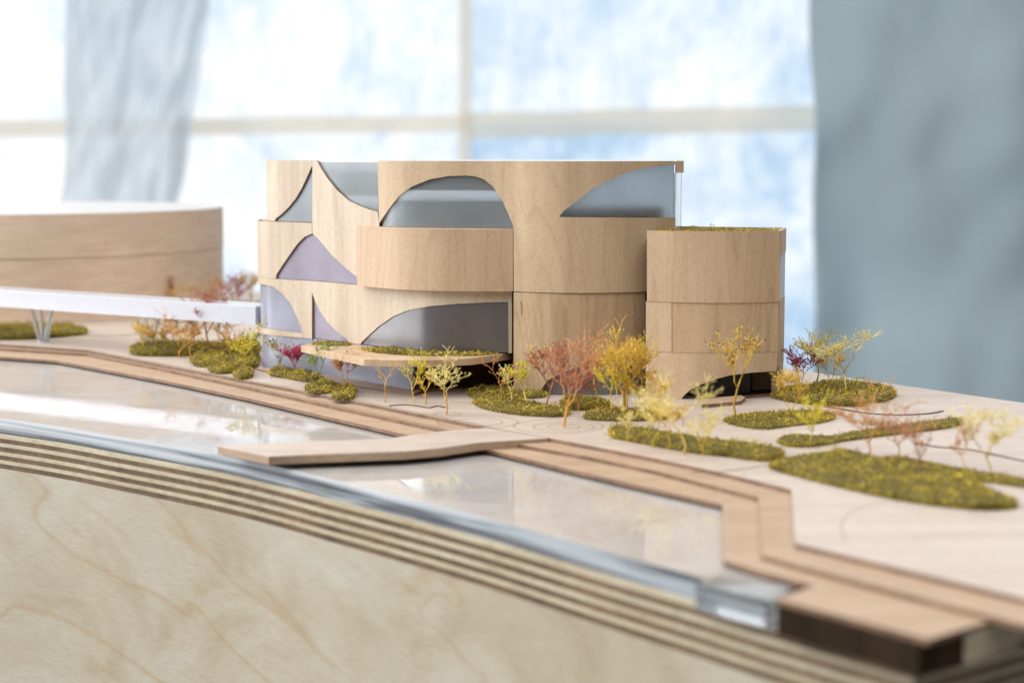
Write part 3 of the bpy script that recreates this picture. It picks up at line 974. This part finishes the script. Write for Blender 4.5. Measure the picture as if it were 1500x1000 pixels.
# ------------------------------------------------------------------ dried-twig trees
def tube(verts, faces, a, b, ra, rb, n=4):
    d = (b - a)
    if d.length < 1e-6: return
    d.normalize()
    u = d.cross(Vector((0.31, 0.17, 0.93)))
    if u.length < 1e-3: u = d.cross(Vector((1, 0, 0)))
    u.normalize()
    v = d.cross(u)
    k = len(verts)
    for c, r in ((a, ra), (b, rb)):
        for i in range(n):
            t = 2 * math.pi * i / n
            verts.append(c + (u * math.cos(t) + v * math.sin(t)) * r)
    for i in range(n):
        j = (i + 1) % n
        faces.append([k + i, k + j, k + n + j, k + n + i])
    faces.append([k + n + i for i in range(n)])


def berry(verts, faces, c, r):
    k = len(verts)
    for q in ((r, 0, 0), (-r, 0, 0), (0, r, 0), (0, -r, 0), (0, 0, r), (0, 0, -r)):
        verts.append(c + Vector(q))
    for f in ((0, 2, 4), (2, 1, 4), (1, 3, 4), (3, 0, 4), (2, 0, 5), (1, 2, 5), (3, 1, 5), (0, 3, 5)):
        faces.append([k + i for i in f])


def tree(label, base, top, width, kind, group='dried twig trees', fork=0.38, levels=5, stems=1, berries=0.0, lean=0.0, tips=1.0, z0=0.0, seed=0, tipkind=None):
    R = random.Random(seed * 131 + int(base[0] * 7 + base[1]))
    b = P(base[0], base[1], z0)
    sc = 2500 / b.y
    H = (base[1] - top) / sc
    Wd = width / sc
    segs, stars, dots = [], [], []          # limbs, burr tips, seeds, measured on a unit sketch first

    def grow(p, d, ln, r, lvl):
        # each limb bends a little on its way
        m = p + d * ln * .5 + Vector((R.gauss(0, .07), R.gauss(0, .07), R.gauss(0, .03))) * ln
        e = p + d * ln + Vector((R.gauss(0, .09), R.gauss(0, .09), R.gauss(0, .05))) * ln
        segs.append((p, m, r, r * .9, lvl))
        segs.append((m, e, r * .9, r * .8, lvl))
        if berries and lvl <= 2 and R.random() < berries * .6:
            dots.append(e)
        if lvl == 0 or (lvl <= levels - 2 and R.random() < .06):
            stars.append((e, d))
            return
        k = R.choice((2, 2, 3)) if lvl == levels else R.choice((2, 3, 3))
        a0 = R.uniform(0, 6.28)
        for i in range(k):
            az = a0 + 6.283 * i / k + R.gauss(0, .45)
            sp = R.uniform(.28, .80)
            side = Vector((math.cos(az), math.sin(az), 0))
            nd = (d + side * sp + Vector((0, 0, .12))).normalized()
            grow(e, nd, ln * R.uniform(.5, 1.08), max(.0115, r * .64), lvl - 1)
        for _ in range(2 if lvl <= 3 else 0):               # side twigs on the way
            az = R.uniform(0, 6.28)
            nd = (d * .6 + Vector((math.cos(az), math.sin(az), .2))).normalized()
            q = m + nd * ln * R.uniform(.35, .7)
            segs.append((m, q, .0115, .009, 0))
            stars.append((q, nd))

    for s in range(stems):
        off = Vector((R.gauss(0, .10), R.gauss(0, .10), 0)) if stems > 1 else Vector((0, 0, 0))
        d = Vector((lean + R.gauss(0, .10) + (off.x * 1.2), R.gauss(0, .08) + off.y, 1)).normalized()
        grow(off, d, fork * 2.2, (0.045 if stems == 1 else .038) * min(1.15, max(.62, H / 3.2)), levels)
    zs = sorted(q[1].z for q in segs)
    xs = sorted(q[1].x for q in segs)
    zt = zs[int(len(zs) * .995) - 1]
    xl, xr = xs[int(len(xs) * .012)], xs[int(len(xs) * .988) - 1]
    kz = H / zt * .97
    kx = min(kz * 1.7, max(kz * .45, Wd / max(.01, xr - xl) * .95))
    mx = (xl + xr) / 2 - lean * zt
    ys = sorted(q[1].y for q in segs)
    my = (ys[len(ys) // 20] + ys[-len(ys) // 20]) / 2

    def fit(v):
        # the crown's middle is brought back over the foot
        f = max(0.0, v.z / zt) ** 1.3
        return Vector((b.x + (v.x - mx * f) * kx, b.y + (v.y - my * f) * kx, b.z + v.z * kz))

    tv, tf, cv, cf, bv, bf = [], [], [], [], [], []
    for p, q, ra, rb, lvl in segs:
        if lvl >= levels - 1:
            tube(tv, tf, fit(p), fit(q), ra, rb, 6)
        else:
            tube(cv, cf, fit(p), fit(q), ra, rb, 4)
    for p, d in stars:
        c = fit(p)
        for _ in range(R.choice((2, 3, 3, 4))):
            e = (d + Vector((R.gauss(0, .8), R.gauss(0, .8), R.gauss(.1, .7)))).normalized()
            tube(cv, cf, c, c + e * R.uniform(0.05, 0.12), 0.0125, 0.004, 3)
        if R.random() < 0.6:
            berry(cv, cf, c, R.uniform(.02, .034))
    for p in dots:
        berry(bv, bf, fit(p), R.uniform(.03, .05))
    o = thing('twig_tree', label, 'tree', b, group)
    tm, cm_ = TWM[kind]
    if tipkind: cm_ = TWM[tipkind][1]
    finish('trunk', tv, tf, tm, None, o, smooth=True, angle=60)
    finish('crown', cv, cf, cm_, None, o, smooth=False)
    if bf:
        finish('seeds', bv, bf, BERRY, None, o, smooth=False)
    return o


T = tree
# behind and under the white bridge
T('thin gold twig tree at the left end of the long moss strip', (211, 519), 462, 34, 'yellow', levels=4, seed=51)
T('gold twig tree directly behind the orange one under the bridge', (249, 516), 458, 44, 'ochre', levels=5, seed=52, tipkind='yellow')
T('small gold twig tree between the orange and rosy red ones', (279, 527), 470, 36, 'yellow', levels=4, seed=53, tipkind='ochre')
T('small rust twig tree right of the rosy red one', (326, 524), 466, 40, 'brown', levels=4, seed=54, tipkind='ochre')
T('small olive twig tree behind the dotted yellow-green one', (372, 531), 478, 36, 'olive', levels=4, seed=55, berries=.3)
T('low rusty twig tree between the red and green-stemmed ones', (846, 602), 528, 56, 'brown', levels=5, seed=56, tipkind='red')
T('yellow-green twig tree left of the tall golden one', (894, 612), 516, 52, 'lime', levels=5, seed=57, tipkind='lime')
T('low pale twig tree beside the brown one at the dark recess', (750, 592), 532, 44, 'cream', levels=4, seed=58)
T('blurred golden twig tree between the yellow-green and tall cream ones', (980, 658), 578, 54, 'yellow', levels=5, seed=59)
T('small gold twig tree behind the wide cream one at the back edge', (1216, 576), 512, 44, 'yellow', levels=4, seed=60)
T('dark red upright twig tree behind the white bridge', (243, 462), 400, 30, 'maroon', levels=5, seed=1, fork=.7)
T('pale yellow thin twig tree behind the bridge, left of the dark red one', (216, 463), 406, 22, 'lime', levels=4, seed=2)
T('ochre twig tree behind the bridge, right of the dark red one', (264, 463), 408, 34, 'yellow', levels=4, seed=3)
T('broad tan twig tree behind the bridge before the drum edge', (301, 464), 404, 62, 'olive', levels=5, seed=4, tipkind='ochre')
T('reddish brown twig tree behind the bridge against white light', (343, 462), 396, 44, 'pink', levels=5, seed=5, tipkind='red')
T('ochre twig tree half hidden by the left corner of the building', (369, 461), 394, 32, 'ochre', levels=5, seed=6)
T('tall rosy red twig tree rising before the white bridge', (307, 523), 408, 62, 'purple', levels=5, seed=7, berries=.3, tipkind='red')
T('golden twig tree under the bridge beside its second leg', (231, 520), 455, 52, 'ochre', levels=5, seed=8)
T('orange twig tree under the bridge between gold ones', (263, 525), 455, 56, 'ochre', levels=5, seed=9, tipkind='orange')
T('brownish golden twig tree just behind the rosy red one', (285, 516), 452, 50, 'ochre', levels=5, seed=10, tipkind='brown')
T('thin olive twig tree left of the dotted yellow-green one', (337, 530), 468, 40, 'olive', levels=4, seed=11, berries=.4, tipkind='brown')
T('yellow-green twig tree with dark dots beside the building corner', (359, 548), 468, 58, 'lime', levels=5, seed=12, berries=.7)
# before the left facade
T('small brown dotted twig tree at the building corner', (407, 543), 492, 36, 'brown', levels=4, seed=13, berries=.5, tipkind='olive')
T('small bushy magenta twig tree before the frosted shop front', (430, 549), 503, 40, 'magenta', levels=5, seed=14, fork=.25)
T('pale green twig tree before the frosted shop front', (472, 567), 497, 46, 'green', levels=5, seed=15)
T('brown orange dotted twig tree right of the pale green one', (506, 574), 513, 46, 'brown', levels=5, seed=16, berries=.4)
T('sparse yellow twig stalk before the shop front end', (564, 589), 530, 26, 'yellow', levels=2, seed=17)
T('pale yellow twig tree below the canopy edge', (606, 591), 510, 42, 'cream', levels=4, seed=18, tipkind='lime')
T('slim yellow twig tree left of the wide yellow one', (624, 593), 536, 36, 'yellow', levels=3, seed=19)
T('wide forked yellow twig tree before the canopy', (654, 607), 510, 112, 'yellow', levels=5, seed=71, fork=.55, tipkind='cream')
# before the round tower
T('brown twig tree before the dark recess left of the tower', (731, 590), 515, 58, 'brown', levels=4, seed=21)
T('pale yellow-green twig tree at the foot of the tower', (776, 597), 503, 66, 'cream', levels=5, seed=22, tipkind='lime')
T('dense red twig tree before the tower arch', (799, 598), 498, 62, 'red', levels=5, seed=23)
T('tall orange-stemmed pink twig tree standing alone on the pale ground', (826, 625), 472, 112, 'orange', levels=5, seed=24, fork=.75, tipkind='pink', lean=.10)
T('green stemmed twig tree with rusty tips before the tower arch', (877, 600), 482, 84, 'olive', levels=5, seed=25, berries=.2, tipkind='brown')
T('tall dense golden twig tree before the tower joint', (915, 610), 478, 92, 'yellow', levels=5, seed=26, stems=3, tipkind='yellow')
T('shorter golden twig tree right of the tall golden one', (940, 612), 522, 72, 'yellow', levels=5, seed=27, tipkind='yellow')
# blurred row before the right volume
T('short pale twig tree at the left end of the moss hedge', (919, 647), 585, 44, 'cream', levels=4, seed=28)
T('yellow-green stemmed twig tree at the moss hedge', (956, 655), 566, 62, 'lime', levels=5, seed=29, tipkind='cream')
T('tall blurred cream twig tree before the right volume', (1001, 665), 540, 108, 'cream', levels=5, seed=30, fork=.6)
T('blurred rosy cream twig tree right of the tall cream one', (1031, 669), 592, 66, 'yellow', levels=4, seed=31, tipkind='cream')
T('sharp dotted yellow twig tree before the entrance arch', (1078, 614), 473, 78, 'yellow', levels=5, seed=32, fork=.8, berries=.8, tipkind='yellow')
T('small golden twig tree at the right corner of the building', (1156, 606), 533, 52, 'yellow', levels=4, seed=33, stems=2)
T('dark purple-red dotted twig tree right of the building', (1171, 578), 504, 56, 'purple', levels=5, seed=34, berries=.6)
T('bright yellow-green twig tree behind the purple one', (1195, 574), 480, 62, 'lime', levels=5, seed=35)
T('wide spreading cream twig tree against the grey curtain', (1240, 582), 477, 108, 'cream', levels=5, seed=36, fork=.4, tipkind='cream')
# blurred trees in the right foreground
T('blurred light green twig tree before the diamond moss bed', (1187, 655), 572, 52, 'lime', levels=4, seed=37, tipkind='lime')
T('large blurred orange pink twig tree behind the moss lawn', (1272, 670), 556, 128, 'orange', levels=5, seed=38, tipkind='orange')
T('blurred olive twig tree between the orange and magenta ones', (1315, 676), 590, 62, 'olive', levels=4, seed=39, tipkind='pink')
T('small blurred magenta twig tree at the moss lawn', (1347, 694), 612, 54, 'magenta', levels=4, seed=40, tipkind='pink')
T('blurred cream twig tree at the right edge of the board', (1452, 694), 592, 96, 'cream', levels=5, seed=41)
T('pale tan blurred twig tree left of the last cream one', (1412, 692), 602, 52, 'cream', levels=4, seed=42, tipkind='brown')

# ------------------------------------------------------------------ the tent wall behind: sky, clear panes, bars, curtains
def film_mat(name, shift, seed):
    """clear vinyl: its wrinkles and bluish tint break up the daylight behind it"""
    m, nt, b, N, L = nodes_of(name)
    out = N['Material Output']

    def nz(scale, det, dist):
        v = mapped(nt, scale)
        v.node.inputs['Location'].default_value = (seed, seed * .7, seed * 1.3)
        return tex_noise(nt, 1.0, det, 0.6, dist, v)

    parts = [nz((2.3, 2.3, 3.4), 3, .8), nz((6, 6, 5.5), 4, 1.6), nz((24, 24, 5), 5, 1.8)]
    acc = None
    for f, w in zip(parts, (0.52, 0.28, 0.20)):
        k = N.new('ShaderNodeMath'); k.operation = 'MULTIPLY_ADD'
        L.new(f, k.inputs[0]); k.inputs[1].default_value = w
        if acc is None: k.inputs[2].default_value = shift
        else: L.new(acc, k.inputs[2])
        acc = k.outputs[0]
    c = ramp(nt, acc, [(0.43, (1.0, 1.0, 1.0)), (0.51, (0.82, 0.90, 0.975)), (0.60, (0.55, 0.71, 0.88)), (0.72, (0.34, 0.50, 0.72))])
    tr = N.new('ShaderNodeBsdfTransparent')
    L.new(c, tr.inputs[0])
    gl = N.new('ShaderNodeBsdfGlossy'); gl.inputs['Roughness'].default_value = .3
    mx = N.new('ShaderNodeMixShader'); mx.inputs[0].default_value = .05
    L.new(tr.outputs[0], mx.inputs[1]); L.new(gl.outputs[0], mx.inputs[2])
    L.new(mx.outputs[0], out.inputs['Surface'])
    return m


def cloth_mat(name, col, trans, clear=0.0):
    m, nt, b, N, L = nodes_of(name)
    out = N['Material Output']
    f = tex_noise(nt, 1.0, 4, 0.55, 0.8, mapped(nt, (4, 4, 2.2)))
    c = ramp(nt, f, [(0.3, tuple(x * .95 for x in col)), (0.7, tuple(min(1, x * 1.05) for x in col))])
    d = N.new('ShaderNodeBsdfDiffuse'); t = N.new('ShaderNodeBsdfTranslucent')
    L.new(c, d.inputs[0]); L.new(c, t.inputs[0])
    mx = N.new('ShaderNodeMixShader'); mx.inputs[0].default_value = trans
    L.new(d.outputs[0], mx.inputs[1]); L.new(t.outputs[0], mx.inputs[2])
    last = mx
    if clear:
        tp = N.new('ShaderNodeBsdfTransparent'); tp.inputs[0].default_value = (*[min(1, x * 1.05) for x in col], 1)
        last = N.new('ShaderNodeMixShader'); last.inputs[0].default_value = clear
        L.new(mx.outputs[0], last.inputs[1]); L.new(tp.outputs[0], last.inputs[2])
    L.new(last.outputs[0], out.inputs['Surface'])
    return m


sm, snt, sb, SN, SL = nodes_of('overcast_sky')
em = SN.new('ShaderNodeEmission')
em.inputs[0].default_value = (0.97, 0.985, 1.0, 1)
em.inputs[1].default_value = 1.12
SL.new(em.outputs[0], SN['Material Output'].inputs['Surface'])
FILMS = [film_mat('clear_vinyl_film', -0.02, 1.0), film_mat('clear_vinyl_film_faint', -0.02, 4.0), film_mat('clear_vinyl_film_bluish', 0.06, 2.3), film_mat('clear_vinyl_film_pale', 0.01, 7.7)]
CLOTH = cloth_mat('grey_blue_curtain_cloth', (0.53, 0.63, 0.67), 0.35)
CLOTH_L = cloth_mat('pale_drape_cloth', (0.88, 0.91, 0.93), 0.55, 0.40)
BAR = cloth_mat('cream_tent_strap', (0.95, 0.92, 0.86), 0.62, 0.35)

YW = 400.0


def sheet(name, x0, x1, z0, z1, Y, mat, nx, nz, fn, parent=None):
    verts, faces = [], []
    for j in range(nz + 1):
        for i in range(nx + 1):
            x = x0 + (x1 - x0) * i / nx
            zz = z0 + (z1 - z0) * j / nz
            verts.append(fn(x, zz, i / nx, j / nz))
    for j in range(nz):
        for i in range(nx):
            a = j * (nx + 1) + i
            faces.append([a, a + 1, a + nx + 2, a + nx + 1])
    return finish(name, verts, faces, mat, None, parent, angle=80)


def wrinkle(amp, s, Y):
    return lambda x, zz, u, v: (x, Y + amp * (noise.noise(Vector((x * s, zz * s * .35, Y))) + .4 * noise.noise(Vector((x * s * 3, zz * s, 5)))), zz)


sky = sheet('sky', -420, 330, -260, 300, 560, sm, 1, 1, lambda x, zz, u, v: (x, 560, zz))
sky['kind'] = 'structure'
sky['label'] = 'white overcast daylight outside the tent windows'

L0, R0 = PY(-260, 100, YW).x, PY(1230, 100, YW).x
ZTOP, ZBOT = PY(750, -160, YW).z, PY(750, 760, YW).z
xm = PY(682, 100, YW).x
zb0, zb1 = PY(750, 192, YW).z, PY(750, 166, YW).z
tw = thing('tent_window', 'bright tent window of clear wrinkled film with cream straps', 'window', (0, YW, ZBOT))
for i, (xa, xb, za, zc) in enumerate(((L0, xm, ZBOT, zb0 + 2), (L0, xm, zb0 + 2, ZTOP), (xm, R0, ZBOT, zb0 + 2), (xm, R0, zb0 + 2, ZTOP))):
    sheet('pane', xa, xb, za, zc, YW, FILMS[i], 40, 40, wrinkle(1.6, .06, YW), tw)


def strap(x0, z0, x1, z1, w, Y, t=0.5):
    d = Vector((x1 - x0, z1 - z0)); d.normalize()
    n_ = Vector((-d.y, d.x)) * w / 2
    vs = []
    N_ = 24
    fs = []
    for k in range(N_ + 1):
        f = k / N_
        c = Vector((x0 + (x1 - x0) * f, z0 + (z1 - z0) * f)) + n_.normalized() * (noise.noise(Vector((f * 6, w, 2))) * .35)
        for q, yy in ((c + n_, Y), (c - n_, Y), (c - n_, Y + t), (c + n_, Y + t)):
            vs.append((q.x, yy, q.y))
    for k in range(N_):
        for i in range(4):
            j = (i + 1) % 4
            fs.append([4 * k + i, 4 * k + j, 4 * k + 4 + j, 4 * k + 4 + i])
    fs += [[3, 2, 1, 0], [4 * N_ + i for i in range(4)]]
    return finish('strap', vs, fs, BAR, None, tw, angle=40)


strap(L0, PY(0, 192, YW - 3).z, xm, PY(0, 181, YW - 3).z, 3.9, YW - 4)
strap(xm, PY(0, 184, YW - 3).z, R0, PY(0, 172, YW - 3).z, 5.9, YW - 4)
strap(xm, ZBOT, xm, ZTOP, 2.9, YW - 5)


def curtain(name, label, tl, tr, bl, br, top, bot, Y, mat, folds, amp, seed, crumple=.3):
    """hanging cloth between two slanting borders given as picture columns at its top and bottom rows"""
    zt, zb = PY(750, top, Y).z, PY(750, bot, Y).z
    xtl, xtr = PY(tl, top, Y).x, PY(tr, top, Y).x
    xbl, xbr = PY(bl, bot, Y).x, PY(br, bot, Y).x
    nx, nz = 90, 70
    verts, faces = [], []
    for j in range(nz + 1):
        v = j / nz
        for i in range(nx + 1):
            u = i / nx
            xa = xtl + (xbl - xtl) * v
            xb = xtr + (xbr - xtr) * v
            zz = zt + (zb - zt) * v
            w = math.sin(u * folds * 6.283 + 1.4 * noise.noise(Vector((u * 2, v * 1.3, seed)))) * amp * (.5 + .6 * v)
            w += noise.noise(Vector((u * 5, v * 4, seed + 3))) * amp * 1.3 + noise.noise(Vector((u * 9 + v * 5, v * 9 - u * 3, seed + 9))) * amp * crumple
            verts.append((xa + (xb - xa) * u + noise.noise(Vector((v * 6, seed, i * .02))) * 1.2, Y + w, zz))
    for j in range(nz):
        for i in range(nx):
            a = j * (nx + 1) + i
            faces.append([a, a + nx + 1, a + nx + 2, a + 1])
    o = finish(name, verts, faces, mat, None, None, angle=80)
    sol = o.modifiers.new('thickness', 'SOLIDIFY'); sol.thickness = 0.0015
    return tag(o, label, 'curtain')


curtain('curtain', 'grey-blue curtain hanging at the right of the bright tent window', 1188, 1900, 1196, 1920, -200, 760, 375, CLOTH, 2.2, 3.6, 4, .35)
curtain('curtain', 'pale grey gathered drape across the left tent window', 100, 340, 82, 214, -200, 540, 378, CLOTH_L, 2.2, 2.6, 11, 1.3)

for o in bpy.data.objects:
    if '_org' in o:
        del o['_org']
